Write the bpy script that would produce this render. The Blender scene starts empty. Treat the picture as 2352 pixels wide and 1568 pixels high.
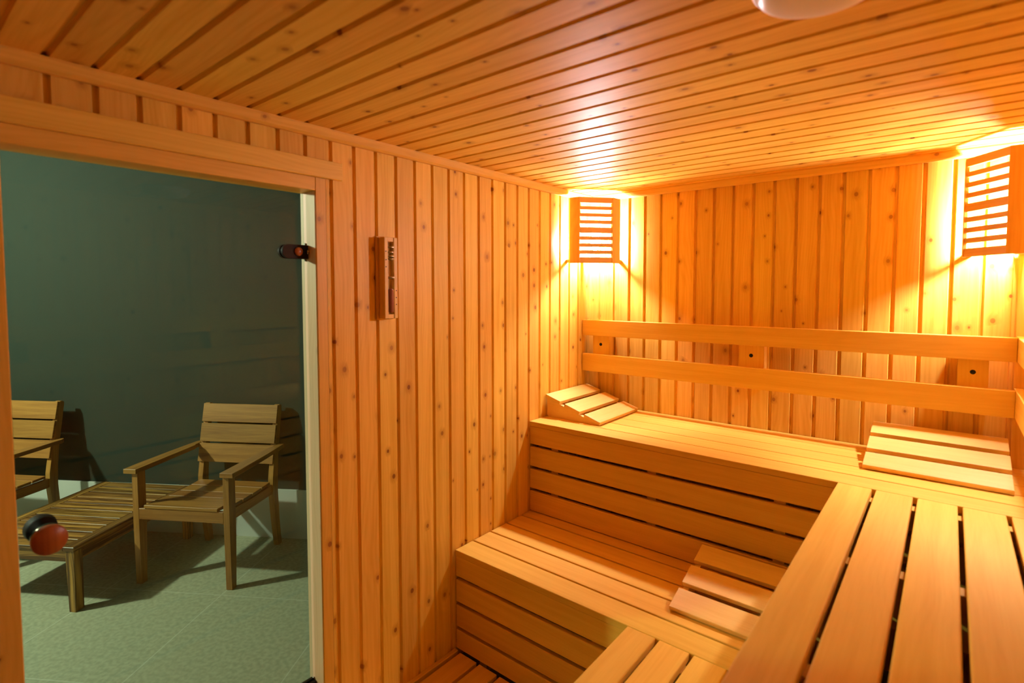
import bpy, bmesh, math, random
from mathutils import Vector, Matrix, Euler

# ------------------------------------------------------------------ camera, world, exposure
scene = bpy.context.scene
COL = scene.collection
cam_d = bpy.data.cameras.new('camera')
cam = bpy.data.objects.new('camera', cam_d)
COL.objects.link(cam)
scene.camera = cam
CAM = Vector((1.6003, -2.6583, 1.5478))
YAW, PITCH, ROLL = 0.6906, -0.0500, 0.0011
cam_d.sensor_width = 36.0
cam_d.lens = 1226.3 / 2352 * 36.0
cam_d.shift_x = (1176 - 1170.66) / 2352
cam_d.shift_y = (723.87 - 784) / 2352
cam_d.clip_start = 0.02
cam.matrix_world = (Matrix.Translation(CAM) @ Matrix.Rotation(YAW, 4, 'Z')
                    @ Matrix.Rotation(math.pi / 2 + PITCH, 4, 'X') @ Matrix.Rotation(-ROLL, 4, 'Z'))
cam_d.dof.use_dof = True
cam_d.dof.focus_distance = 2.75
cam_d.dof.aperture_fstop = 2.2

world = bpy.data.worlds.new('world')
scene.world = world
world.use_nodes = True
world.node_tree.nodes['Background'].inputs[0].default_value = (0.6, 0.7, 0.75, 1)
world.node_tree.nodes['Background'].inputs[1].default_value = 0.01

vs = scene.view_settings
vs.view_transform = 'Standard'
vs.look = 'None'
vs.gamma = 1.0
vs.use_curve_mapping = False
vs.exposure = 0.0
scene.cycles.max_bounces = 11
scene.cycles.diffuse_bounces = 6
scene.cycles.transparent_max_bounces = 10
scene.cycles.adaptive_threshold = 0.02
scene.cycles.sample_clamp_indirect = 6.0

BULB_STRENGTH = 2050.0
BULB_COLOR = (1.0, 0.965, 1.12)
LOUNGE_WATTS = 330.0

# ------------------------------------------------------------------ node materials
def new_mat(name):
    m = bpy.data.materials.new(name)
    m.use_nodes = True
    nt = m.node_tree
    bs = nt.nodes['Principled BSDF']
    return m, nt, bs

def N(nt, t, **kw):
    n = nt.nodes.new(t)
    for k, v in kw.items():
        setattr(n, k, v)
    return n

def mathn(nt, op, a, b=None, c=None, clamp=False):
    n = N(nt, 'ShaderNodeMath', operation=op)
    n.use_clamp = clamp
    for i, v in enumerate((a, b, c)):
        if v is None:
            continue
        if isinstance(v, (int, float)):
            n.inputs[i].default_value = v
        else:
            nt.links.new(v, n.inputs[i])
    return n.outputs[0]

def ramp(nt, fac, a, b, lo=0.0, hi=1.0):
    n = N(nt, 'ShaderNodeMapRange')
    n.interpolation_type = 'SMOOTHSTEP'
    nt.links.new(fac, n.inputs[0])
    n.inputs[1].default_value = a
    n.inputs[2].default_value = b
    n.inputs[3].default_value = lo
    n.inputs[4].default_value = hi
    return n.outputs[0]

def mixc(nt, fac, a, b, mode='MIX'):
    n = N(nt, 'ShaderNodeMix', data_type='RGBA', blend_type=mode)
    for i, v in ((0, fac), (6, a), (7, b)):
        if isinstance(v, (int, float)):
            n.inputs[i].default_value = v
        elif isinstance(v, tuple):
            n.inputs[i].default_value = (*v, 1)
        else:
            nt.links.new(v, n.inputs[i])
    return n.outputs[2]

def comb(nt, x, y, z=0.0):
    n = N(nt, 'ShaderNodeCombineXYZ')
    for i, v in enumerate((x, y, z)):
        if isinstance(v, (int, float)):
            n.inputs[i].default_value = v
        else:
            nt.links.new(v, n.inputs[i])
    return n.outputs[0]

def wood(name, light, dark, knots=0.0, knot_col=(0.12, 0.03, 0.006), rough=0.45, streak=1.0, var=0.10,
         fine=0.35, spec=0.4, bump=0.15, rings=0.5):
    """Wood whose grain follows each board: UV is in metres (u along the board), tint differs per board."""
    m, nt, bs = new_mat(name)
    L = nt.links
    uv = N(nt, 'ShaderNodeUVMap', uv_map='grain')
    sep = N(nt, 'ShaderNodeSeparateXYZ')
    L.new(uv.outputs[0], sep.inputs[0])
    u, v = sep.outputs[0], sep.outputs[1]
    at = N(nt, 'ShaderNodeAttribute', attribute_name='tint')
    tint = at.outputs['Fac']
    # knots
    kd = None
    if knots > 0:
        kuv = comb(nt, mathn(nt, 'MULTIPLY', u, 10.0), mathn(nt, 'MULTIPLY', v, 13.0))
        vo = N(nt, 'ShaderNodeTexVoronoi', voronoi_dimensions='2D', feature='F1')
        vo.inputs['Scale'].default_value = 1.0
        vo.inputs['Randomness'].default_value = 0.9
        L.new(kuv, vo.inputs['Vector'])
        sc = N(nt, 'ShaderNodeSeparateColor')
        L.new(vo.outputs['Color'], sc.inputs[0])
        present = mathn(nt, 'LESS_THAN', sc.outputs[0], knots)
        size = mathn(nt, 'MULTIPLY_ADD', sc.outputs[1], 0.075, 0.035)
        kd = mathn(nt, 'DIVIDE', vo.outputs['Distance'], size)
        core = mathn(nt, 'MULTIPLY', ramp(nt, kd, 0.7, 1.15, 1.0, 0.0), mathn(nt, 'MULTIPLY', present, mathn(nt, 'MULTIPLY_ADD', sc.outputs[2], 0.6, 0.4)))
        halo = mathn(nt, 'MULTIPLY', ramp(nt, kd, 0.9, 3.6, 1.0, 0.0), present)
        vw = mathn(nt, 'MULTIPLY_ADD', halo, 0.010, v)
    else:
        vw = v
    # wavy rings
    n1 = N(nt, 'ShaderNodeTexNoise', noise_dimensions='2D')
    n1.inputs['Scale'].default_value = 1.0
    n1.inputs['Detail'].default_value = 2.0
    L.new(comb(nt, mathn(nt, 'MULTIPLY', u, 1.1), mathn(nt, 'MULTIPLY', vw, 7.0)), n1.inputs['Vector'])
    ringv = mathn(nt, 'MULTIPLY_ADD', n1.outputs[0], 9.0, mathn(nt, 'MULTIPLY', vw, 60.0))
    wv = mathn(nt, 'FRACT', ringv)
    ringm = ramp(nt, wv, 0.0, 1.0)
    tri = mathn(nt, 'ABSOLUTE', mathn(nt, 'SUBTRACT', wv, 0.62))
    ringd = ramp(nt, tri, 0.0, 0.42, 1.0, 0.0)
    # streaks along the board
    n2 = N(nt, 'ShaderNodeTexNoise', noise_dimensions='2D')
    n2.inputs['Scale'].default_value = 1.0
    n2.inputs['Detail'].default_value = 3.0
    L.new(comb(nt, mathn(nt, 'MULTIPLY', u, 1.3), mathn(nt, 'MULTIPLY', vw, 38.0)), n2.inputs['Vector'])
    n3 = N(nt, 'ShaderNodeTexNoise', noise_dimensions='2D')
    n3.inputs['Scale'].default_value = 1.0
    n3.inputs['Detail'].default_value = 3.0
    L.new(comb(nt, mathn(nt, 'MULTIPLY', u, 9.0), mathn(nt, 'MULTIPLY', vw, 420.0)), n3.inputs['Vector'])
    f = ramp(nt, n2.outputs[0], 0.32, 0.72)
    f = mathn(nt, 'MULTIPLY', f, streak * 0.6)
    f = mathn(nt, 'MULTIPLY_ADD', ringd, rings * 0.45, f)
    f3 = ramp(nt, n3.outputs[0], 0.35, 0.7)
    f = mathn(nt, 'MULTIPLY_ADD', f3, fine * 0.5, f, clamp=True)
    col = mixc(nt, f, light, dark)
    if kd is not None:
        hc = tuple(0.62 * c + 0.38 * k for c, k in zip(dark, knot_col))
        col = mixc(nt, mathn(nt, 'MULTIPLY', halo, 0.55), col, hc)
        col = mixc(nt, mathn(nt, 'MULTIPLY', core, 0.92), col, knot_col)
    hsv = N(nt, 'ShaderNodeHueSaturation')
    L.new(col, hsv.inputs['Color'])
    L.new(mathn(nt, 'MULTIPLY_ADD', tint, 2 * var, 1 - var), hsv.inputs['Value'])
    L.new(mathn(nt, 'MULTIPLY_ADD', mathn(nt, 'FRACT', mathn(nt, 'MULTIPLY', tint, 7.3)), 0.012, 0.494), hsv.inputs['Hue'])
    L.new(hsv.outputs[0], bs.inputs['Base Color'])
    bs.inputs['Roughness'].default_value = rough
    bs.inputs['Specular IOR Level'].default_value = spec
    bp = N(nt, 'ShaderNodeBump')
    bp.inputs['Strength'].default_value = bump
    bp.inputs['Distance'].default_value = 0.001
    L.new(mathn(nt, 'ADD', n3.outputs[0], n2.outputs[0]), bp.inputs['Height'])
    L.new(bp.outputs[0], bs.inputs['Normal'])
    return m

def plain(name, col, rough=0.5, metal=0.0, spec=0.5, noise=0.0, nscale=40.0, emit=None):
    m, nt, bs = new_mat(name)
    bs.inputs['Base Color'].default_value = (*col, 1)
    bs.inputs['Roughness'].default_value = rough
    bs.inputs['Metallic'].default_value = metal
    bs.inputs['Specular IOR Level'].default_value = spec
    if noise > 0:
        tc = N(nt, 'ShaderNodeTexCoord')
        n1 = N(nt, 'ShaderNodeTexNoise')
        n1.inputs['Scale'].default_value = nscale
        n1.inputs['Detail'].default_value = 5
        nt.links.new(tc.outputs['Object'], n1.inputs['Vector'])
        c = mixc(nt, n1.outputs[0], tuple(x * (1 - noise) for x in col), tuple(min(1, x * (1 + noise)) for x in col))
        nt.links.new(c, bs.inputs['Base Color'])
        bp = N(nt, 'ShaderNodeBump')
        bp.inputs['Strength'].default_value = 0.1
        bp.inputs['Distance'].default_value = 0.002
        nt.links.new(n1.outputs[0], bp.inputs['Height'])
        nt.links.new(bp.outputs[0], bs.inputs['Normal'])
    if emit:
        bs.inputs['Emission Color'].default_value = (*emit[0], 1)
        bs.inputs['Emission Strength'].default_value = emit[1]
    return m

PINE_L, PINE_D = (0.85, 0.530, 0.088), (0.685, 0.360, 0.036)
M_PINE = wood('spruce_panelling', PINE_L, PINE_D, knots=0.31, knot_col=(0.22, 0.055, 0.008), rough=0.45, streak=0.8, var=0.13, spec=0.25)
M_CEIL = wood('spruce_ceiling', PINE_L, PINE_D, knots=0.28, knot_col=(0.22, 0.055, 0.008), rough=0.50, streak=0.7, var=0.11, spec=0.11)
M_DARKPINE = wood('dimming_panelling', (0.36, 0.19, 0.07), (0.26, 0.12, 0.04), knots=0.2)  # for the unseen front wall, darkened to cut bounce light near the camera
M_FRAME = wood('spruce_trim', (0.83, 0.505, 0.080), (0.69, 0.375, 0.042), knots=0.08, knot_col=(0.22, 0.06, 0.012), rough=0.45, streak=0.6, var=0.05)
M_BENCH = wood('abachi_bench', (0.81, 0.495, 0.080), (0.70, 0.380, 0.048), rough=0.62, streak=0.7, var=0.07, fine=0.35, rings=0.28, bump=0.12, spec=0.13)
M_REST = wood('abachi_headrest', (0.84, 0.56, 0.150), (0.74, 0.44, 0.085), rough=0.5, streak=0.5, var=0.04, fine=0.7, rings=0.1, bump=0.2)
M_SHADE = wood('lamp_shade_wood', (0.76, 0.40, 0.065), (0.62, 0.29, 0.035), rough=0.5, streak=0.5, var=0.05)
M_TEAK = wood('oiled_teak', (0.40, 0.185, 0.040), (0.25, 0.100, 0.020), rough=0.4, streak=1.0, var=0.18, fine=0.7, rings=0.5)
M_TEAK2 = wood('striped_acacia', (0.52, 0.26, 0.055), (0.10, 0.042, 0.010), rough=0.35, streak=1.6, var=0.25, fine=0.6, rings=0.9)
M_KNOB = wood('knob_wood', (0.36, 0.10, 0.022), (0.25, 0.060, 0.012), rough=0.35, streak=0.6, var=0.0, rings=0.8)
M_JAMB = wood('lounge_lit_jamb_wood', (0.80, 0.56, 0.32), (0.66, 0.42, 0.21), rough=0.5, streak=0.6, var=0.04, knots=0.05, knot_col=(0.25, 0.09, 0.03))  # paler than the frame: lounge light on the jamb put into the colour
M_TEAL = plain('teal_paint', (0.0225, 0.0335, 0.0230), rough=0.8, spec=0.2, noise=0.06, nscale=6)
M_DIMWALL = plain('dimmed_lounge_plaster', (0.15, 0.15, 0.13), rough=0.8)  # unseen lounge surfaces, kept dark so less light bounces onto the chairs
M_SKIRT = plain('pale_tile_skirting', (0.52, 0.54, 0.47), rough=0.45, noise=0.10, nscale=5)
M_BLACK = plain('black_rubber', (0.012, 0.012, 0.012), rough=0.6)
M_HOLE = plain('dark_bolt', (0.010, 0.008, 0.007), rough=0.6, spec=0.2)
M_BRONZE = plain('dark_bronze_lacquer', (0.016, 0.008, 0.004), rough=0.6, spec=0.12)
M_BRONZE2 = plain('dark_polished_metal', (0.16, 0.13, 0.09), rough=0.22, metal=1.0)
M_STEEL = plain('brushed_steel', (0.42, 0.40, 0.36), rough=0.25, metal=1.0)
M_OPAL = plain('opal_plastic', (0.78, 0.72, 0.64), rough=0.35)
M_SCREED = plain('grey_screed', (0.20, 0.19, 0.17), rough=0.8, noise=0.15, nscale=20)
M_BULB = plain('lit_bulb', (1, 1, 1), emit=(BULB_COLOR, BULB_STRENGTH))
M_SAND = plain('timer_sand', (0.30, 0.07, 0.03), rough=0.8)

def tile_mat():
    m, nt, bs = new_mat('sage_grey_floor_tile')
    L = nt.links
    tc = N(nt, 'ShaderNodeTexCoord')
    sp = N(nt, 'ShaderNodeSeparateXYZ')
    L.new(tc.outputs['Object'], sp.inputs[0])
    W = 0.622
    def line(s, ph):
        a = mathn(nt, 'DIVIDE', mathn(nt, 'SUBTRACT', s, ph), W)
        fr = mathn(nt, 'SUBTRACT', a, mathn(nt, 'ROUND', a))
        d = mathn(nt, 'MULTIPLY', mathn(nt, 'ABSOLUTE', fr), W)
        return ramp(nt, d, 0.0015, 0.0035, 1.0, 0.0)
    g = mathn(nt, 'MAXIMUM', line(sp.outputs[0], -1.865), line(sp.outputs[1], -0.640))
    n1 = N(nt, 'ShaderNodeTexNoise')
    n1.inputs['Scale'].default_value = 55
    n1.inputs['Detail'].default_value = 8
    L.new(tc.outputs['Object'], n1.inputs['Vector'])
    n2 = N(nt, 'ShaderNodeTexNoise')
    n2.inputs['Scale'].default_value = 3
    n2.inputs['Detail'].default_value = 4
    L.new(tc.outputs['Object'], n2.inputs['Vector'])
    c = mixc(nt, ramp(nt, n1.outputs[0], 0.3, 0.7), (0.30, 0.31, 0.195), (0.42, 0.43, 0.28))
    c = mixc(nt, mathn(nt, 'MULTIPLY', n2.outputs[0], 0.35), c, (0.30, 0.31, 0.20))
    c = mixc(nt, mathn(nt, 'MULTIPLY', g, 0.6), c, (0.55, 0.55, 0.42))
    L.new(c, bs.inputs['Base Color'])
    bs.inputs['Roughness'].default_value = 0.55
    bp = N(nt, 'ShaderNodeBump')
    bp.inputs['Strength'].default_value = 0.12
    bp.inputs['Distance'].default_value = 0.002
    L.new(n1.outputs[0], bp.inputs['Height'])
    L.new(bp.outputs[0], bs.inputs['Normal'])
    return m
M_TILE = tile_mat()

def glass_mat(name, tint, refl=1.0):
    m = bpy.data.materials.new(name)
    m.use_nodes = True
    nt = m.node_tree
    nt.nodes.remove(nt.nodes['Principled BSDF'])
    out = nt.nodes['Material Output']
    tr = N(nt, 'ShaderNodeBsdfTransparent')
    tr.inputs[0].default_value = (*tint, 1)
    gl = N(nt, 'ShaderNodeBsdfGlossy')
    gl.inputs['Roughness'].default_value = 0.0
    gl.inputs['Color'].default_value = (refl, refl, refl, 1)
    fr = N(nt, 'ShaderNodeFresnel')
    ge = N(nt, 'ShaderNodeNewGeometry')   # the far side of the pane reflects like the near side
    nt.links.new(mathn(nt, 'MULTIPLY_ADD', ge.outputs['Backfacing'], 1 / 1.5 - 1.5, 1.5), fr.inputs[0])
    mx = N(nt, 'ShaderNodeMixShader')
    nt.links.new(fr.outputs[0], mx.inputs[0])
    nt.links.new(tr.outputs[0], mx.inputs[1])
    nt.links.new(gl.outputs[0], mx.inputs[2])
    nt.links.new(mx.outputs[0], out.inputs[0])
    return m
M_GLASS = glass_mat('tinted_door_glass', (0.86, 0.93, 0.88), 0.45)
M_TUBE = glass_mat('clear_glass_tube', (0.93, 0.93, 0.93))

# ------------------------------------------------------------------ mesh helpers
RNG = random.Random(7)

class MB:
    """collects boards and turned shapes, then links them as one mesh object"""
    def __init__(self):
        self.bm = bmesh.new()
        self.uv = self.bm.loops.layers.uv.new('grain')
        self.ti = self.bm.faces.layers.float.new('tint')

    def _assign(self, faces, axis, origin, M, tint=None):
        ou, ov = RNG.uniform(0, 40), RNG.uniform(0, 40)
        t = RNG.random() if tint is None else tint
        for f in faces:
            f[self.ti] = t
            n = f.normal
            k = max(range(3), key=lambda i: abs(n[i]))
            others = [i for i in range(3) if i != axis]
            for lp in f.loops:
                c = lp.vert.co
                if k == axis:
                    a, b = c[others[0]] * 0.3, c[others[1]]
                elif k == others[0]:
                    a, b = c[axis], c[others[1]] + 0.37
                else:
                    a, b = c[axis], c[others[0]]
                lp[self.uv].uv = (a + ou, b + ov)
        if M is not None:
            vs_ = {v for f in faces for v in f.verts}
            for v in vs_:
                v.co = M @ v.co

    def board(self, lo, hi, axis=0, bev=0.0015, M=None, seg=1, tint=None):
        lo, hi = Vector(lo), Vector(hi)
        b = bmesh.new()
        r = bmesh.ops.create_cube(b, size=1.0)
        for v in b.verts:
            v.co = Vector(((v.co[i] + 0.5) * (hi[i] - lo[i]) + lo[i] for i in range(3)))
        if bev > 0:
            bmesh.ops.bevel(b, geom=list(b.edges), offset=min(bev, 0.3 * min(abs(hi[i] - lo[i]) for i in range(3))),
                            segments=seg, affect='EDGES', profile=0.5)
        self._merge(b, axis, M, tint)

    def prism(self, pts, a, b_, plane='yz', axis=2, bev=0.0, M=None, tint=None):
        """closed polygon extruded between a and b_ along the axis missing from plane"""
        b = bmesh.new()
        ax = {'yz': 0, 'xz': 1, 'xy': 2}[plane]
        def mk(p, t):
            v = [0, 0, 0]
            o = [i for i in range(3) if i != ax]
            v[o[0]], v[o[1]], v[ax] = p[0], p[1], t
            return b.verts.new(v)
        A = [mk(p, a) for p in pts]
        B = [mk(p, b_) for p in pts]
        b.faces.new(A)
        b.faces.new(list(reversed(B)))
        n = len(pts)
        for i in range(n):
            b.faces.new((A[i], B[i], B[(i + 1) % n], A[(i + 1) % n]))
        bmesh.ops.recalc_face_normals(b, faces=list(b.faces))
        if bev > 0:
            bmesh.ops.bevel(b, geom=list(b.edges), offset=bev, segments=1, affect='EDGES')
        self._merge(b, axis, M, tint)

    def lathe(self, prof, seg=32, M=None, axis=2, smooth=True, tint=None):
        """prof: (radius, height) turned about z"""
        b = bmesh.new()
        rings = []
        for r, z in prof:
            if r < 1e-6:
                rings.append([b.verts.new((0, 0, z))])
            else:
                rings.append([b.verts.new((r * math.cos(2 * math.pi * i / seg), r * math.sin(2 * math.pi * i / seg), z)) for i in range(seg)])
        for A, B in zip(rings, rings[1:]):
            for i in range(seg):
                j = (i + 1) % seg
                if len(A) == 1 and len(B) == 1:
                    continue
                if len(A) == 1:
                    b.faces.new((A[0], B[i], B[j]))
                elif len(B) == 1:
                    b.faces.new((A[i], A[j], B[0]))
                else:
                    b.faces.new((A[i], A[j], B[j], B[i]))
        bmesh.ops.recalc_face_normals(b, faces=list(b.faces))
        for f in b.faces:
            f.smooth = smooth
        self._merge(b, axis, M, tint)

    def _merge(self, b, axis, M, tint):
        b.normal_update()
        vm = {}
        new = []
        for v in b.verts:
            vm[v] = self.bm.verts.new(v.co)
        for f in b.faces:
            nf = self.bm.faces.new([vm[v] for v in f.verts])
            nf.smooth = f.smooth
            nf.normal_update()
            new.append(nf)
        b.free()
        self._assign(new, axis, None, M, tint)

    def build(self, name, mat, parent=None, loc=None, rot=None):
        self.bm.normal_update()
        me = bpy.data.meshes.new(name)
        self.bm.to_mesh(me)
        self.bm.free()
        me.materials.append(mat)
        o = bpy.data.objects.new(name, me)
        COL.objects.link(o)
        if parent:
            o.parent = parent
        if loc:
            o.location = loc
        if rot:
            o.rotation_euler = rot
        return o

def tag(o, label=None, cat=None, group=None, kind=None):
    if label: o['label'] = label
    if cat: o['category'] = cat
    if group: o['group'] = group
    if kind: o['kind'] = kind
    return o

def thing(name, label, cat, loc=(0, 0, 0), rz=0.0, group=None):
    o = bpy.data.objects.new(name, None)
    o.empty_display_size = 0.1
    COL.objects.link(o)
    o.location = loc
    o.rotation_euler = (0, 0, rz)
    return tag(o, label, cat, group)

def dup(root, loc, rz, label):
    r = root.copy()
    COL.objects.link(r)
    r.location = loc
    r.rotation_euler = (0, 0, rz)
    r['label'] = label
    for ch in list(root.children):
        c = ch.copy()
        COL.objects.link(c)
        c.parent = r
        for g in ch.children:
            d = g.copy()
            COL.objects.link(d)
            d.parent = c
    return r

def struct(o):
    return tag(o, kind='structure')

# ------------------------------------------------------------------ room numbers (metres)
XR = 1.871            # right wall
YF = -3.40            # wall behind the camera
ZC = 2.066            # ceiling
P = 0.0900            # board pitch
Y_G = -0.3946         # a wall groove on the left wall
X_G = 0.2476          # a wall groove on the back wall
Y_C = -0.8623         # a ceiling groove
PC = 0.0893
D_OUT, D_IN = -1.712, -2.458   # door opening along the left wall
DOOR_TOP = 1.866
BAND_LO, BAND_HI = 1.910, 1.967
WT = 0.085            # door wall thickness

def panelling(mb, s0, s1, phase, pitch, l0, l1, place, normal_flip=False, cut=None):
    """tongue-and-groove boards: s across, l along; place(s, l, depth) -> point; depth 0 face, negative into wall"""
    gw, ch, dp = 0.0045, 0.0040, 0.0095
    k0 = math.floor((s0 - phase) / pitch)
    k = k0
    while True:
        a = phase + k * pitch
        b = a + pitch
        k += 1
        if a >= s1 - 1e-5:
            break
        A, B = max(a, s0), min(b, s1)
        if B - A < 0.004:
            continue
        la, lb = l0, l1
        if cut:
            r = cut(A, B)
            if r is not None:
                la, lb = r
        prof = []
        if A == a:
            prof += [(a, -dp), (a + gw, -dp), (a + gw + ch, 0.0)]
        else:
            prof += [(A, 0.0)]
        if B == b:
            prof += [(b - gw - ch, 0.0), (b - gw, -dp), (b, -dp)]
        else:
            prof += [(B, 0.0)]
        prof = [p for i, p in enumerate(prof) if A - 1e-9 <= p[0] <= B + 1e-9]
        prof.sort(key=lambda p: p[0])
        ou, ov, t = RNG.uniform(0, 60), RNG.uniform(0, 60), RNG.random()
        rows = []
        for s, d in prof:
            rows.append((mb.bm.verts.new(place(s, la, d)), mb.bm.verts.new(place(s, lb, d)), s))
        for (v0, v1, sa), (v2, v3, sb) in zip(rows, rows[1:]):
            vv = [v0, v1, v3, v2]
            uu = [(la, sa), (lb, sa), (lb, sb), (la, sb)]
            if normal_flip:
                vv.reverse()
                uu.reverse()
            f = mb.bm.faces.new(vv)
            f[mb.ti] = t
            for lp, (x, y) in zip(f.loops, uu):
                lp[mb.uv].uv = (x + ou, (y - a) + ov)

# ------------------------------------------------------------------ sauna shell
# back wall
m = MB()
panelling(m, 0.0, XR, X_G, P, -0.05, ZC, lambda s, l, d: (s, -d, l), normal_flip=True)
m.board((-WT, 0.0115, -0.10), (XR + 0.1, 0.10, ZC + 0.05), axis=2, bev=0)
struct(m.build('wall_back', M_PINE))
# left wall with the door opening
m = MB()
panelling(m, -1.673, 0.0, Y_G, P, -0.05, ZC, lambda s, l, d: (d, s, l), normal_flip=False)
panelling(m, -2.502, -1.673, Y_G, P, BAND_LO, ZC, lambda s, l, d: (d, s, l))
panelling(m, YF, -2.502, Y_G, P, -0.05, ZC, lambda s, l, d: (d, s, l))
m.board((-WT + 0.002, -1.673, -0.10), (-0.0115, 0.0115, ZC + 0.05), axis=2, bev=0)
m.board((-WT + 0.002, -2.502, BAND_LO), (-0.0115, -1.673, ZC + 0.05), axis=1, bev=0)
m.board((-WT + 0.002, YF - 0.1, -0.10), (-0.0115, -2.502, ZC + 0.05), axis=2, bev=0)
struct(m.build('wall_left', M_PINE))
# right wall
m = MB()
panelling(m, YF, 0.0, Y_G, P, -0.05, ZC, lambda s, l, d: (XR - d, s, l), normal_flip=True)
m.board((XR + 0.0115, YF - 0.1, -0.10), (XR + 0.10, 0.0115, ZC + 0.05), axis=2, bev=0)
struct(m.build('wall_right', M_PINE))
# wall behind the camera
m = MB()
panelling(m, 0.0, XR, X_G, P, -0.05, ZC, lambda s, l, d: (s, YF + d, l))
m.board((-WT, YF - 0.10, -0.10), (XR + 0.1, YF - 0.0115, ZC + 0.05), axis=2, bev=0)
struct(m.build('wall_front', M_DARKPINE))
# ceiling: boards run from left to right
m = MB()
panelling(m, YF, 0.0, Y_C, PC, -0.005, XR + 0.005, lambda s, l, d: (l, s, ZC - d))
m.board((-0.0115, YF - 0.01, ZC + 0.0115), (XR + 0.01, 0.01, ZC + 0.045), axis=0, bev=0)
struct(m.build('ceiling', M_CEIL))
# sauna floor under the duckboard
m = MB()
m.board((-0.008, YF - 0.01, -0.09), (XR + 0.01, 0.01, -0.045), bev=0)
struct(m.build('floor', M_SCREED))
# cornice mouldings, triangular with an eased nose
def cornice(p0, p1, inward, name):
    m = MB()
    p0, p1, w = Vector(p0), Vector(p1), Vector(inward)
    ax = 0 if abs((p1 - p0).x) > abs((p1 - p0).y) else 1
    L = (p1 - p0).length
    # local: x along, y inward, z down from ceiling
    prof = [(0.0, 0.0), (0.030, 0.0), (0.030, 0.006), (0.020, 0.024), (0.012, 0.031), (0.0, 0.031)]
    e = (p1 - p0).normalized()
    Mx = Matrix(((e.x, w.x, 0, p0.x), (e.y, w.y, 0, p0.y), (0, 0, -1, ZC), (0, 0, 0, 1)))
    m.prism(prof, 0, L, 'yz', axis=0, M=Mx)
    bmesh.ops.recalc_face_normals(m.bm, faces=list(m.bm.faces))
    return struct(m.build(name, M_FRAME))
cornice((0, YF, 0), (0, 0, 0), (1, 0, 0), 'trim_1')
cornice((0, 0, 0), (XR, 0, 0), (0, -1, 0), 'trim_2')
cornice((XR, YF, 0), (XR, 0, 0), (-1, 0, 0), 'trim_3')

# door frame: right post, left post, head, raised band above
def one(name, lo, hi, axis, mat, bev=0.0015):
    m = MB()
    m.board(lo, hi, axis=axis, bev=bev)
    return struct(m.build(name, mat))
m = MB()
m.board((-WT - 0.006, D_OUT + 0.0015, -0.045), (0.0005, -1.673, BAND_LO), axis=2, bev=0.0015)
struct(m.build('trim_4', M_FRAME))
one('trim_5', (-WT - 0.006, D_OUT - 0.0005, -0.045), (-0.003, D_OUT + 0.0045, DOOR_TOP), 2, M_JAMB, 0.0008)  # jamb liner, carries the painted-in lounge light
one('trim_6', (-WT - 0.006, -2.502, -0.045), (0.0005, D_IN, BAND_LO), 2, M_FRAME)
one('trim_7', (-WT - 0.006, D_IN, DOOR_TOP), (0.0005, D_OUT + 0.001, BAND_LO), 1, M_FRAME)
one('trim_8', (0.0, YF + 0.3, BAND_LO - 0.001), (0.013, -1.616, BAND_HI), 1, M_FRAME, 0.002)
one('trim_9', (-WT - 0.006, D_IN, -0.045), (-0.004, D_OUT, 0.004), 1, M_FRAME, 0.002)
# thin skirting strip on the left wall above the duckboard
one('baseboard_left', (0.0, D_OUT + 0.04, -0.045), (0.020, -1.094, 0.004), 1, M_FRAME, 0.002)

# ------------------------------------------------------------------ glass door
door = struct(thing('door_1', None, None, (-0.062, D_OUT - 0.006, 0.0)))
m = MB()
m.board((-0.004, -0.732, 0.012), (0.004, -0.002, DOOR_TOP - 0.006), axis=2, bev=0.0008)
pane = m.build('glass_pane', M_GLASS, door)
tag(pane, 'lightly green tinted clear glass door leaf')
# turned knob: steel collar with a wooden face
m = MB()
RX = Matrix.Translation((0, -0.685, 0.962)) @ Matrix.Rotation(math.pi / 2, 4, 'Y')
m.lathe([(0.0, 0.004), (0.018, 0.004), (0.018, 0.012), (0.026, 0.017), (0.031, 0.024), (0.032, 0.036), (0.030, 0.044), (0.0, 0.044)], 40, RX)
knob = m.build('door_knob', M_BRONZE2, door)
m = MB()
m.lathe([(0.0, 0.0435), (0.0335, 0.0435), (0.0340, 0.047), (0.0340, 0.059), (0.0325, 0.062), (0.0, 0.062)], 40, RX)
tag(m.build('knob_face', M_KNOB, knob), 'round reddish wooden face of the knob')
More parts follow.
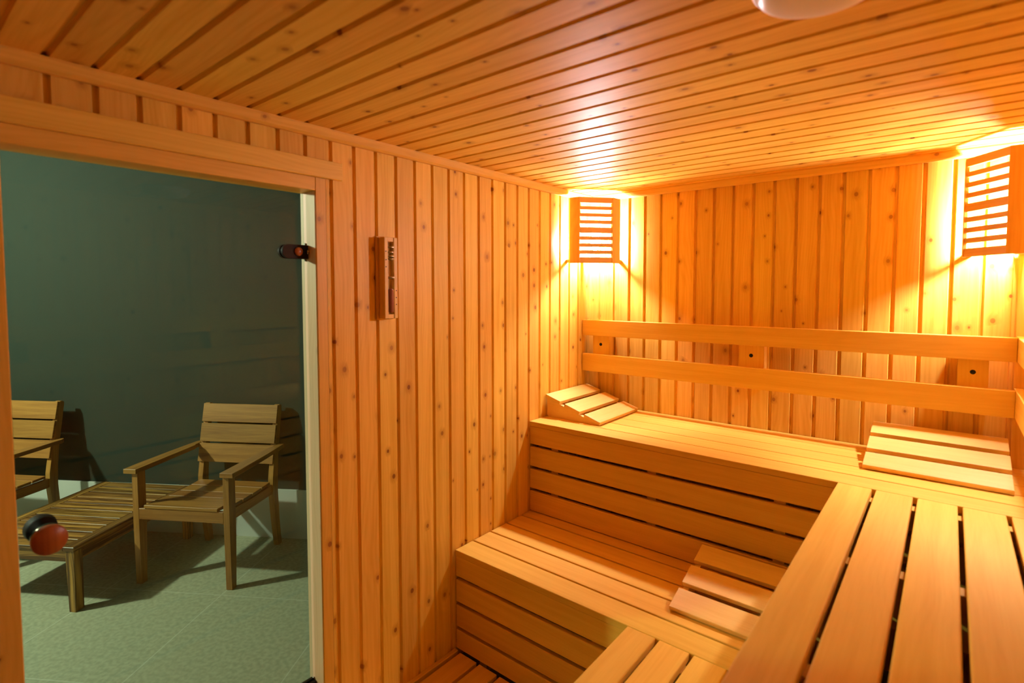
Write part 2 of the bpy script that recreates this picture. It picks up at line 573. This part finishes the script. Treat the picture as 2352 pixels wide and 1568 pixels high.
# outer knob
m = MB()
m.lathe([(0.0, -0.004), (0.018, -0.004), (0.018, -0.012), (0.030, -0.02), (0.033, -0.05), (0.0, -0.05)], 32, RX)
m.build('door_knob', M_BRONZE, door)
for zz in (1.669, 0.175):
    m = MB()
    # capsule body lying along the door edge
    pts = []
    R_ = 0.0225
    for i in range(13):
        a = math.pi / 2 + math.pi * i / 12
        pts.append((-0.062 + R_ * math.cos(a), zz + R_ * math.sin(a)))
    pts += [(0.004, zz - R_), (0.004, zz + R_)]
    m.prism(pts, 0.0045, 0.016, 'yz', axis=1)
    m.prism(pts, -0.016, -0.0045, 'yz', axis=1)
    h = m.build('hinge', M_BRONZE, door)
    m = MB()
    H = Matrix.Translation((0, -0.030, zz)) @ Matrix.Rotation(math.pi / 2, 4, 'Y')
    m.lathe([(0.0, 0.0155), (0.0145, 0.0155), (0.0145, 0.019), (0.011, 0.023), (0.0, 0.0245)], 28, H)
    tag(m.build('hinge_cap', M_KNOB, h), 'round wooden cap on the dark hinge')
    m = MB()
    m.board((-0.002, 0.0, zz - 0.030), (0.002, 0.0055, zz + 0.030), axis=2, bev=0.0005)
    H2 = Matrix.Translation((0.016, 0.0045, zz)) @ Matrix.Rotation(math.pi / 2, 4, 'X')
    m.lathe([(0.0, 0.0), (0.008, 0.0), (0.008, 0.004), (0.005, 0.007), (0.0, 0.007)], 20, H2)
    tag(m.build('hinge_plate', M_STEEL, h), 'small brass coloured plate and screw at the jamb')

# ------------------------------------------------------------------ benches
ZU, YU = 0.890, -0.572      # upper bench top and front edge
ZL, YL = 0.436, -1.092      # lower bench
XU, XL = 1.323, 0.811       # left edges of the legs of the L along the right wall
YE = -2.30                  # their near end

def long_bench(label, yf, yb, z, n, slat_w, gap, zbot, riser_z, x1=XR - 0.004, bearer_x=(0.12, 0.62, 1.12, 1.62)):
    t = thing('sauna_bench', label, 'bench', (0.0, yf, zbot))
    y = 0.0
    for k in range(n):
        m = MB()
        m.board((0.003, y, z - zbot - 0.024), (x1, min(y + slat_w, yb - yf - 0.003), z - zbot), axis=0, bev=0.0025, seg=2)
        m.build('seat_slat', M_BENCH, t)
        y += slat_w + gap
    for bx in bearer_x:
        m = MB()
        m.board((bx, 0.026, z - zbot - 0.088), (bx + 0.042, yb - yf - 0.004, z - zbot - 0.0245), axis=1, bev=0.001)
        m.build('bearer', M_BENCH, t)
    for a, b in riser_z:
        m = MB()
        m.board((0.003, 0.003, a - zbot), (x1, 0.023, b - zbot), axis=0, bev=0.002)
        m.build('riser_board', M_BENCH, t)
    for bx in bearer_x:
        m = MB()
        m.board((bx, 0.0235, 0.0), (bx + 0.040, 0.0655, z - zbot - 0.0885), axis=2, bev=0.001)
        m.build('leg', M_BENCH, t)
    return t

long_bench('high back bench of pale wood along the rear wall, two headrests on its seat',
           YU, 0.0, ZU, 5, 0.1090, 0.0058, -0.045,
           [(0.7765, 0.8655), (0.6655, 0.7615), (0.5545, 0.6505), (0.440, 0.5395)])
long_bench('low back bench of pale wood in front of the high one, one headrest on it',
           YL, YU + 0.024, ZL, 5, 0.1065, 0.0085, -0.045,
           [(0.3215, 0.4115), (0.2105, 0.3065), (0.1015, 0.1955), (0.004, 0.0865)], x1=XU - 0.002, bearer_x=(0.12, 0.66, 1.22))

def side_bench(label, x0, yb, z, n, slat_w, gap, zbot, riser_z, bearer_y, x1):
    t = thing('sauna_bench', label, 'bench', (x0, YE, zbot))
    x = 0.0
    L = yb - YE
    for k in range(n):
        m = MB()
        m.board((x, 0.0, z - zbot - 0.024), (min(x + slat_w, x1 - x0 - 0.002), L, z - zbot), axis=1, bev=0.003, seg=2)
        m.build('seat_slat', M_BENCH, t)
        x += slat_w + gap
    for by in bearer_y:
        m = MB()
        m.board((0.026, by - YE - 0.042, z - zbot - 0.088), (x1 - x0, by - YE, z - zbot - 0.0245), axis=0, bev=0.001)
        m.build('bearer', M_BENCH, t)
    for a, b in riser_z:
        m = MB()
        m.board((0.003, 0.0, a - zbot), (0.023, L - 0.004, b - zbot), axis=1, bev=0.002)
        m.build('riser_board', M_BENCH, t)
    for by in bearer_y:
        m = MB()
        m.board((0.0235, by - YE - 0.040, 0.0), (0.0655, by - YE, z - zbot - 0.0885), axis=2, bev=0.001)
        m.build('leg', M_BENCH, t)
    return t

side_bench('high side bench of wide planks with dark gaps, nearest the camera along the right wall',
           XU, YU - 0.0015, ZU, 5, 0.0965, 0.0115, -0.045,
           [(0.7765, 0.8655), (0.6655, 0.7615), (0.5545, 0.6505), (0.4375, 0.5395)], (-0.588, -1.088, -1.588, -2.088), XR - 0.005)
side_bench('low side bench of pale planks meeting the low back bench at bottom centre',
           XL, YL - 0.0015, ZL, 5, 0.097, 0.0135, -0.045,
           [(0.3215, 0.4115), (0.2105, 0.3065), (0.1015, 0.1955), (0.004, 0.0865)], (-1.12, -1.62, -2.12), XU)

# duckboard
t = thing('duckboard', 'slatted wooden floor grid at the foot of the low bench and door wall', 'floor grid', (0.0, YE, -0.045))
x = 0.034
while x + 0.092 < XL - 0.0:
    m = MB()
    m.board((x, 0.0, 0.024), (x + 0.0955, YL - 0.004 - YE, 0.0445), axis=1, bev=0.002)
    m.build('slat', M_BENCH, t)
    x += 0.111
for by in (0.06, 0.55, 1.06):
    m = MB()
    m.board((0.030, by, 0.0), (XL - 0.01, by + 0.045, 0.0238), axis=0, bev=0.001)
    m.build('bearer', M_BENCH, t)

# ------------------------------------------------------------------ back rests
RZ = [(1.286, 1.373), (1.087, 1.184)]
t = thing('backrest_rail', 'two parallel pale rails with bolted blocks along the rear wall', 'backrest', (0, -0.084, 1.087))
for a, b in RZ:
    m = MB()
    m.board((0.003, 0.0, a - 1.087), (1.7865, 0.026, b - 1.087), axis=0, bev=0.0025, seg=2)
    m.build('rail', M_BENCH, t)
for hx, w in ((0.108, 0.100), (0.897, 0.108), (1.671, 0.088)):
    m = MB()
    m.board((hx - w / 2, 0.0265, 0.0), (hx + w / 2, 0.0835, 1.373 - 1.087 - 0.012), axis=2, bev=0.0015)
    b_ = m.build('spacer_block', M_BENCH, t)
    m = MB()
    H = Matrix.Translation((hx, 0.0265, 1.238 - 1.087)) @ Matrix.Rotation(math.pi / 2, 4, 'X')
    m.lathe([(0.0, 0.0), (0.0085, 0.0), (0.0085, 0.0012), (0.0, 0.0016)], 20, H)
    tag(m.build('bolt', M_HOLE, b_), 'black round bolt head')
t = thing('backrest_rail', 'pair of pale rails on the right wall, cut by the picture edge', 'backrest', (XR - 0.084, YE, 1.087))
for a, b in RZ:
    m = MB()
    m.board((0.0, 0.0, a - 1.087), (0.026, -0.0035 - YE, b - 1.087), axis=1, bev=0.0025, seg=2)
    m.build('rail', M_BENCH, t)
for hy in (-0.45, -1.25, -2.1):
    m = MB()
    m.board((0.0265, hy - YE - 0.045, 0.0), (0.0835, hy - YE + 0.045, 0.274), axis=2, bev=0.0015)
    m.build('spacer_block', M_BENCH, t)

# ------------------------------------------------------------------ headrests
def make_headrest(label, loc, rz, w=0.42):
    t = thing('headrest', label, 'headrest', loc, rz, 'slatted sauna headrests')
    ang = math.atan2(0.098, 0.318)
    S = Matrix.Translation((0.004, 0, 0.0)) @ Matrix.Rotation(-ang, 4, 'Y')
    sw, gp = 0.0925, 0.0280
    for k in range(3):
        a = k * (sw + gp)
        m = MB()
        m.board((a, 0.0, 0.002), (a + sw, w, 0.019), axis=1, bev=0.002, M=S, seg=2)
        m.build('slat', M_REST, t)
    for y0 in (0.006, w - 0.026):
        m = MB()
        T_ = math.tan(ang)
        m.prism([(0.012, 0.0), (0.300, 0.0), (0.312, 0.008), (0.312, 0.312 * T_ - 0.0005), (0.018, 0.018 * T_ - 0.0005)], y0, y0 + 0.020, 'xz', axis=0)
        m.build('side_support', M_REST, t)
    return t
# local x climbs the slope, local y is the width
hr = make_headrest('small sloping slatted headrest in the rear left corner of the high bench', (0.326, -0.036, ZU), math.pi, 0.405)
dup(hr, (1.775, -0.365, ZU), math.pi / 2, 'brightly lit slatted headrest at the right end of the high back bench')
dup(hr, (1.287, -0.928, ZL), math.pi / 2, 'slatted headrest on the low back bench, leaning against the riser')

# ------------------------------------------------------------------ corner lamps
def corner_lamp(label, loc, rz, P0, P1, P2, P3, H):
    """points in plan, local to the room corner"""
    t = thing('corner_lamp', label, 'lamp', loc, rz, 'wooden slatted corner lamps')
    def vboard(A, B, z0, z1, th, axis=2, mat=M_SHADE, nm='side_panel', inset=0.0, bev=0.001):
        A, B = Vector((*A, 0)), Vector((*B, 0))
        e = (B - A).normalized()
        n = Vector((-e.y, e.x, 0))
        Mx = Matrix(((e.x, n.x, 0, A.x), (e.y, n.y, 0, A.y), (0, 0, 1, 0), (0, 0, 0, 1)))
        m = MB()
        m.board((0, inset, z0), ((B - A).length, inset + th, z1), axis=axis, bev=bev, M=Mx)
        return m.build(nm, mat, t)
    vboard(P0, P1, 0, H, 0.012)
    vboard(P2, P3, 0, H, 0.012)
    # slats: top and bottom bars wider, a wider one in the middle
    edges = []
    z = 0.0
    bars = [0.0300] + [0.0185] * 3 + [0.0300] + [0.0185] * 3 + [0.0300]
    gapz = (H - sum(bars)) / 8
    for b in bars:
        edges.append((z, z + b))
        z += b + gapz
    A, B = Vector(P1), Vector(P2)
    e = (B - A).normalized()
    for a, b in edges:
        vboard(A, B, a, b, 0.010, axis=0, nm='slat', inset=0.004)
    # horizontal cross straps that hold the panels to the walls
    for z0 in (0.004,):
        m = MB()
        m.board((0.0005, P0[1] + 0.012, z0), (P0[0] + 0.014, P0[1] + 0.030, z0 + 0.016), axis=0, bev=0.001)
        m.build('wall_strap', M_SHADE, t)
        m = MB()
        m.board((P3[0] - 0.030, P3[1] - 0.014, z0), (P3[0] - 0.012, -0.0005, z0 + 0.016), axis=1, bev=0.001)
        m.build('wall_strap', M_SHADE, t)
    m = MB()
    c = Matrix.Translation((0.085, -0.085, 0)) 
    m.lathe([(0, 0.012), (0.022, 0.012), (0.024, 0.02), (0.024, 0.060), (0.018, 0.070), (0.0, 0.070)], 24, c)
    m.board((0.0, -0.10, 0.008), (0.10, -0.07, 0.013), axis=0, bev=0.0)
    sk = m.build('lamp_socket', M_OPAL, t)
    m = MB()
    prof = [(0.0, 0.086), (0.013, 0.088), (0.015, 0.100)]
    for i in range(1, 12):
        a = -math.pi / 2 + 0.55 + (math.pi - 0.55) * i / 11
        prof.append((max(0.0, 0.030 * math.cos(a)), 0.140 + 0.030 * math.sin(a)))
    prof[-1] = (0.0, 0.170)
    m.lathe(prof, 24, Matrix.Translation((0.085, -0.085, -0.012)))
    tag(m.build('bulb', M_BULB, t), 'glowing warm white bulb')
    return t
LZ = 1.683
corner_lamp('lit slatted wooden lamp in the far left corner under the ceiling', (0, 0, LZ), 0.0,
            (0.030, -0.258), (0.087, -0.250), (0.205, -0.110), (0.212, -0.040), 0.345)
# the right corner: room corner at (XR, 0); local frame turned by -90 degrees
corner_lamp('lit slatted wooden lamp cut by the right picture edge', (XR, 0, LZ - 0.022), -math.pi / 2,
            (0.030, -0.245), (0.095, -0.244), (0.240, -0.136), (0.241, -0.035), 0.354)

# ------------------------------------------------------------------ round ceiling fixture
t = thing('ceiling_fixture', 'round white unlit fixture on the ceiling at the top edge', 'ceiling light', (1.422, -1.640, ZC))
m = MB()
m.lathe([(0.0, 0.0), (0.103, 0.0), (0.105, -0.004), (0.105, -0.018), (0.101, -0.020), (0.0, -0.020)], 56)
m.build('base_ring', M_OPAL, t)
m = MB()
prof = [(0.0, -0.0200), (0.0990, -0.0200)]
for i in range(1, 11):
    a = math.pi / 2 * i / 10
    prof.append((0.0990 * math.cos(a) ** 0.6 if i < 10 else 0.0, -0.0200 - 0.026 * math.sin(a)))
m.lathe(prof, 56)
m.build('cover', M_OPAL, t)

# ------------------------------------------------------------------ sand timer on the left wall
t = thing('sand_timer', 'wooden sand timer mounted on the wall right of the door', 'sand timer', (0, -1.445, 1.436))
HT = 0.300
m = MB()
m.board((0.0005, -0.038, 0), (0.011, 0.036, HT), axis=2, bev=0.002)
m.build('back_plate', M_SHADE, t)
m = MB()
m.board((0.0115, -0.029, 0.004), (0.045, -0.0125, HT - 0.004), axis=2, bev=0.002)
m.board((0.0115, 0.0125, 0.004), (0.045, 0.029, HT - 0.004), axis=2, bev=0.002)
m.board((0.0115, -0.0124, 0.004), (0.043, 0.0124, 0.020), axis=1, bev=0.001)
m.board((0.0115, -0.0124, HT - 0.020), (0.043, 0.0124, HT - 0.004), axis=1, bev=0.001)
m.board((0.0115, -0.0124, 0.0203), (0.029, 0.0124, HT - 0.0203), axis=2, bev=0.0)
hold = m.build('holder', M_FRAME, t)
m = MB()
for yy, zs in ((-0.022, (0.245, 0.215, 0.190)), (0.022, (0.105, 0.080, 0.055))):
    for z_ in zs:
        m = MB()
        m.lathe([(0, 0), (0.0022, 0), (0.0018, 0.001), (0, 0.0012)], 10, Matrix.Translation((0.045, yy, z_)) @ Matrix.Rotation(math.pi / 2, 4, 'Y'))
        m.build('scale_mark', M_HOLE, hold)
m = MB()
zm = HT / 2 + 0.002
gp_ = [(0.0, 0.022), (0.009, 0.024), (0.0115, 0.030), (0.0115, zm - 0.030), (0.008, zm - 0.012), (0.002, zm), (0.008, zm + 0.012), (0.0115, zm + 0.030), (0.0115, HT - 0.030), (0.009, HT - 0.024), (0.0, HT - 0.022)]
m.lathe(gp_, 24, Matrix.Translation((0.041, 0, 0)))
tube = m.build('glass_tube', M_TUBE, t)
m = MB()
m.lathe([(0.0, 0.025), (0.0100, 0.028), (0.0100, 0.108), (0.0, 0.114)], 20, Matrix.Translation((0.041, 0, 0)))
m.build('sand', M_SAND, tube)
for z_ in (HT - 0.040, HT - 0.058, HT - 0.072, HT - 0.082):
    m = MB()
    m.lathe([(0.0105, z_ - 0.003), (0.0125, z_ - 0.003), (0.0130, z_), (0.0125, z_ + 0.003), (0.0105, z_ + 0.003)], 20, Matrix.Translation((0.041, 0, 0)))
    tag(m.build('metal_ring', M_STEEL, tube), 'shiny metal ring round the glass')
m = MB()
m.lathe([(0.0030, zm - 0.004), (0.013, zm - 0.004), (0.014, zm), (0.013, zm + 0.004), (0.0030, zm + 0.004)], 20, Matrix.Translation((0.041, 0, 0)))
tag(m.build('metal_ring', M_STEEL, tube), 'shiny metal ring round the glass')

# ------------------------------------------------------------------ lounge beyond the glass door
TH = 0.585
CT, ST = math.cos(TH), math.sin(TH)
def lw(e, d, z=0.0):   # lounge frame -> world
    return Vector((CT * e - ST * d, ST * e + CT * d, z))
def loc_poly(pts):     # world -> lounge frame
    return [(CT * x + ST * y, -ST * x + CT * y) for x, y in pts]
WALL_D = -0.010
def on_wall(e):
    p = lw(e, WALL_D)
    return (p.x, p.y)
e_r = (-0.090 + ST * WALL_D) / CT
e_l = -4.4
q0, q1 = on_wall(e_r), on_wall(e_l)
side = lw(e_l, -2.6)
poly = loc_poly([q0, q1, (side.x, side.y), (-0.090, side.y)])
def slab(name, pts, z0, z1, mat):
    m = MB()
    m.prism(pts, z0, z1, 'xy', axis=0)
    return struct(m.build(name, mat, rot=(0, 0, TH)))
slab('floor', poly, -0.05, 0.0, M_TILE)
slab('ceiling', poly, 2.50, 2.55, M_DIMWALL)
def wall_strip(name, a, b, z0, z1, th, mat):
    """strip in the lounge frame from a to b, thickness th to the left of a->b"""
    m = MB()
    A, B = Vector(a), Vector(b)
    e = (B - A).normalized()
    n = Vector((-e.y, e.x))
    pts = [tuple(A), tuple(B), tuple(B + n * th), tuple(A + n * th)]
    m.prism(pts, z0, z1, 'xy', axis=0)
    return struct(m.build(name, mat, rot=(0, 0, TH)))
wall_strip('wall_far', (e_l, WALL_D), (e_r, WALL_D), 0.0, 2.5, 0.08, M_TEAL)
m = MB()
m.board((e_l, WALL_D - 0.010, 0.0), (e_r - 0.03, WALL_D - 0.0005, 0.308), axis=0, bev=0.001)
struct(m.build('baseboard_far', M_SKIRT, rot=(0, 0, TH)))
wall_strip('wall_lounge_left', poly[2], poly[1], 0.0, 2.5, 0.08, M_TEAL)
wall_strip('wall_lounge_near', poly[3], poly[2], 0.0, 2.5, 0.08, M_DIMWALL)
# the sauna cabin's outer face, darkened to cut bounce light
m = MB()
m.board((-0.0905, D_OUT + 0.045, 0.0), (-0.0845, -0.09, 2.5), axis=2, bev=0)
m.board((-0.0905, side.y, 0.0), (-0.0845, -2.503, 2.5), axis=2, bev=0)
m.board((-0.0905, -2.503, BAND_LO + 0.002), (-0.0845, D_OUT + 0.045, 2.5), axis=1, bev=0)
struct(m.build('wall_cabin_outside', M_DIMWALL))

# armchairs
CH = 0.572
def make_armchair(label, loc, rz):
    t = thing('armchair', label, 'chair', loc, rz, 'teak armchairs in the lounge')
    xo = 0.271
    for s in (-1, 1):
        def X(a, b):
            return (min(s * a, s * b), max(s * a, s * b))
        m = MB()
        a, b = X(xo - 0.034, xo)
        m.prism([(0.006, 0.0), (0.042, 0.0), (0.052, 0.30), (0.052, 0.593), (0.0, 0.593), (0.0, 0.30)], a, b, 'yz', axis=2, bev=0.0015)
        m.build('leg', M_TEAK, t)
        m = MB()
        a, b = X(0.2095, 0.2405)
        m.prism([(0.492, 0.0), (0.530, 0.0), (0.512, 0.15), (0.500, 0.34), (0.503, 0.44), (0.515, 0.56), (0.562, 0.832), (0.558, 0.844), (0.546, 0.849),
                 (0.532, 0.849), (0.463, 0.506), (0.448, 0.42), (0.446, 0.34), (0.468, 0.15)], a, b, 'yz', axis=2, bev=0.0012)
        m.build('leg', M_TEAK, t)
        # side rail under the seat
        m = MB()
        a, b = X(0.2100, 0.2330)
        m.prism([(0.021, 0.335), (0.446, 0.330), (0.446, 0.385), (0.25, 0.383), (0.021, 0.396)], a, b, 'yz', axis=1, bev=0.001)
        m.build('seat_rail', M_TEAK, t)
        # arm
        m = MB()
        pts = [(s * 0.232, -0.016), (s * 0.304, -0.016), (s * 0.306, 0.06), (s * 0.296, 0.30), (s * 0.282, 0.50), (s * 0.270, 0.522), (s * 0.2415, 0.522), (s * 0.2415, 0.435), (s * 0.232, 0.425)]
        m.prism(pts, 0.5935, 0.618, 'xy', axis=1, bev=0.0015)
        m.build('armrest', M_TEAK, t)
    m = MB()
    m.board((-0.2365, 0.0, 0.350), (0.2365, 0.0205, 0.408), axis=0, bev=0.0015)
    m.build('front_rail', M_TEAK, t)
    zs = [0.4095, 0.404, 0.399, 0.396, 0.397]
    y = -0.004
    for k in range(5):
        m = MB()
        tl = math.radians(-3 + 1.2 * k)
        Mx = Matrix.Translation((0, y, zs[k] - 0.0105)) @ Matrix.Rotation(tl, 4, 'X')
        if k == 0:
            m.board((-0.206, 0.0, 0.011), (0.206, 0.086, 0.028), axis=0, bev=0.0015, M=Mx)
        else:
            m.board((-0.2085, 0.0, 0.006), (0.2335 - 0.0, 0.080, 0.022), axis=0, bev=0.0015, M=Mx)
        m.build('seat_slat', M_TEAK, t)
        y += 0.090 if k == 0 else 0.0875
    rec = math.atan2(0.073, 0.343)
    for k in range(3):
        z0 = 0.006 + k * 0.1185
        m = MB()
        Mx = Matrix.Translation((0, 0.4625, 0.502)) @ Matrix.Rotation(-rec, 4, 'X')
        m.board((-0.2400, -0.0175, z0), (0.2400, -0.0012, z0 + 0.1085), axis=0, bev=0.0015, M=Mx)
        m.build('back_slat', M_TEAK, t)
    return t
ch1 = make_armchair('wooden armchair nearest the door frame, seen whole through the glass', (-1.426, -1.660, 0), CH)
dup(ch1, (-2.587, -2.479, 0), CH, 'wooden armchair cut by the left door post, behind the low table')

# low slatted table between the chairs
def table_origin(e, d):
    c, s = math.cos(CH), math.sin(CH)
    return (c * e - s * d, s * e + c * d, 0)
t = thing('low_table', 'low striped slatted wooden table standing between the two armchairs', 'table', table_origin(-3.070, -0.882), CH)
TW, TD, TZ = 0.620, 0.800, 0.320
for lx in (0.0, TW - 0.048):
    for ly in (0.0, TD - 0.048):
        m = MB()
        x0, x1_ = lx, lx + 0.048
        ix = 0.010
        if lx == 0:
            pl = [(x0 + 0.002, 0), (x1_ - ix, 0), (x1_, TZ - 0.022), (x0, TZ - 0.022)]
        else:
            pl = [(x0 + ix, 0), (x1_ - 0.002, 0), (x1_, TZ - 0.022), (x0, TZ - 0.022)]
        m.prism(pl, ly + 0.001, ly + 0.047, 'xz', axis=2, bev=0.0015)
        m.build('leg', M_TEAK2, t)
for ly in (0.004, TD - 0.024):
    m = MB()
    m.board((0.0485, ly, TZ - 0.075), (TW - 0.0485, ly + 0.020, TZ - 0.022), axis=0, bev=0.001)
    m.build('apron', M_TEAK2, t)
for lx in (0.004, TW - 0.024):
    m = MB()
    m.board((lx, 0.0485, TZ - 0.075), (lx + 0.020, TD - 0.0485, TZ - 0.022), axis=1, bev=0.001)
    m.build('apron', M_TEAK2, t)
for lx in (-0.004, TW - 0.056):
    m = MB()
    m.board((lx, -0.004, TZ - 0.0215), (lx + 0.060, TD + 0.004, TZ), axis=1, bev=0.002)
    m.build('edge_rail', M_TEAK2, t)
nsl = 10
pw = (TD + 0.008 + 0.008) / nsl
for k in range(nsl):
    m = MB()
    y0 = -0.004 + k * pw
    m.board((0.0565, y0, TZ - 0.021), (TW - 0.0565, y0 + pw - 0.008, TZ - 0.001), axis=0, bev=0.0015)
    m.build('table_slat', M_TEAK2, t)

# lounge lights (ceiling spots of the lounge, out of view)
def lamp(name, loc, watts, col, r):
    ld = bpy.data.lights.new(name, 'POINT')
    ld.energy = watts
    ld.color = col
    ld.shadow_soft_size = r
    o = bpy.data.objects.new(name, ld)
    COL.objects.link(o)
    o.location = loc
    return o
lamp('lounge_spot', (-2.45, -3.75, 2.30), LOUNGE_WATTS, (0.93, 1.0, 0.80), 0.06)
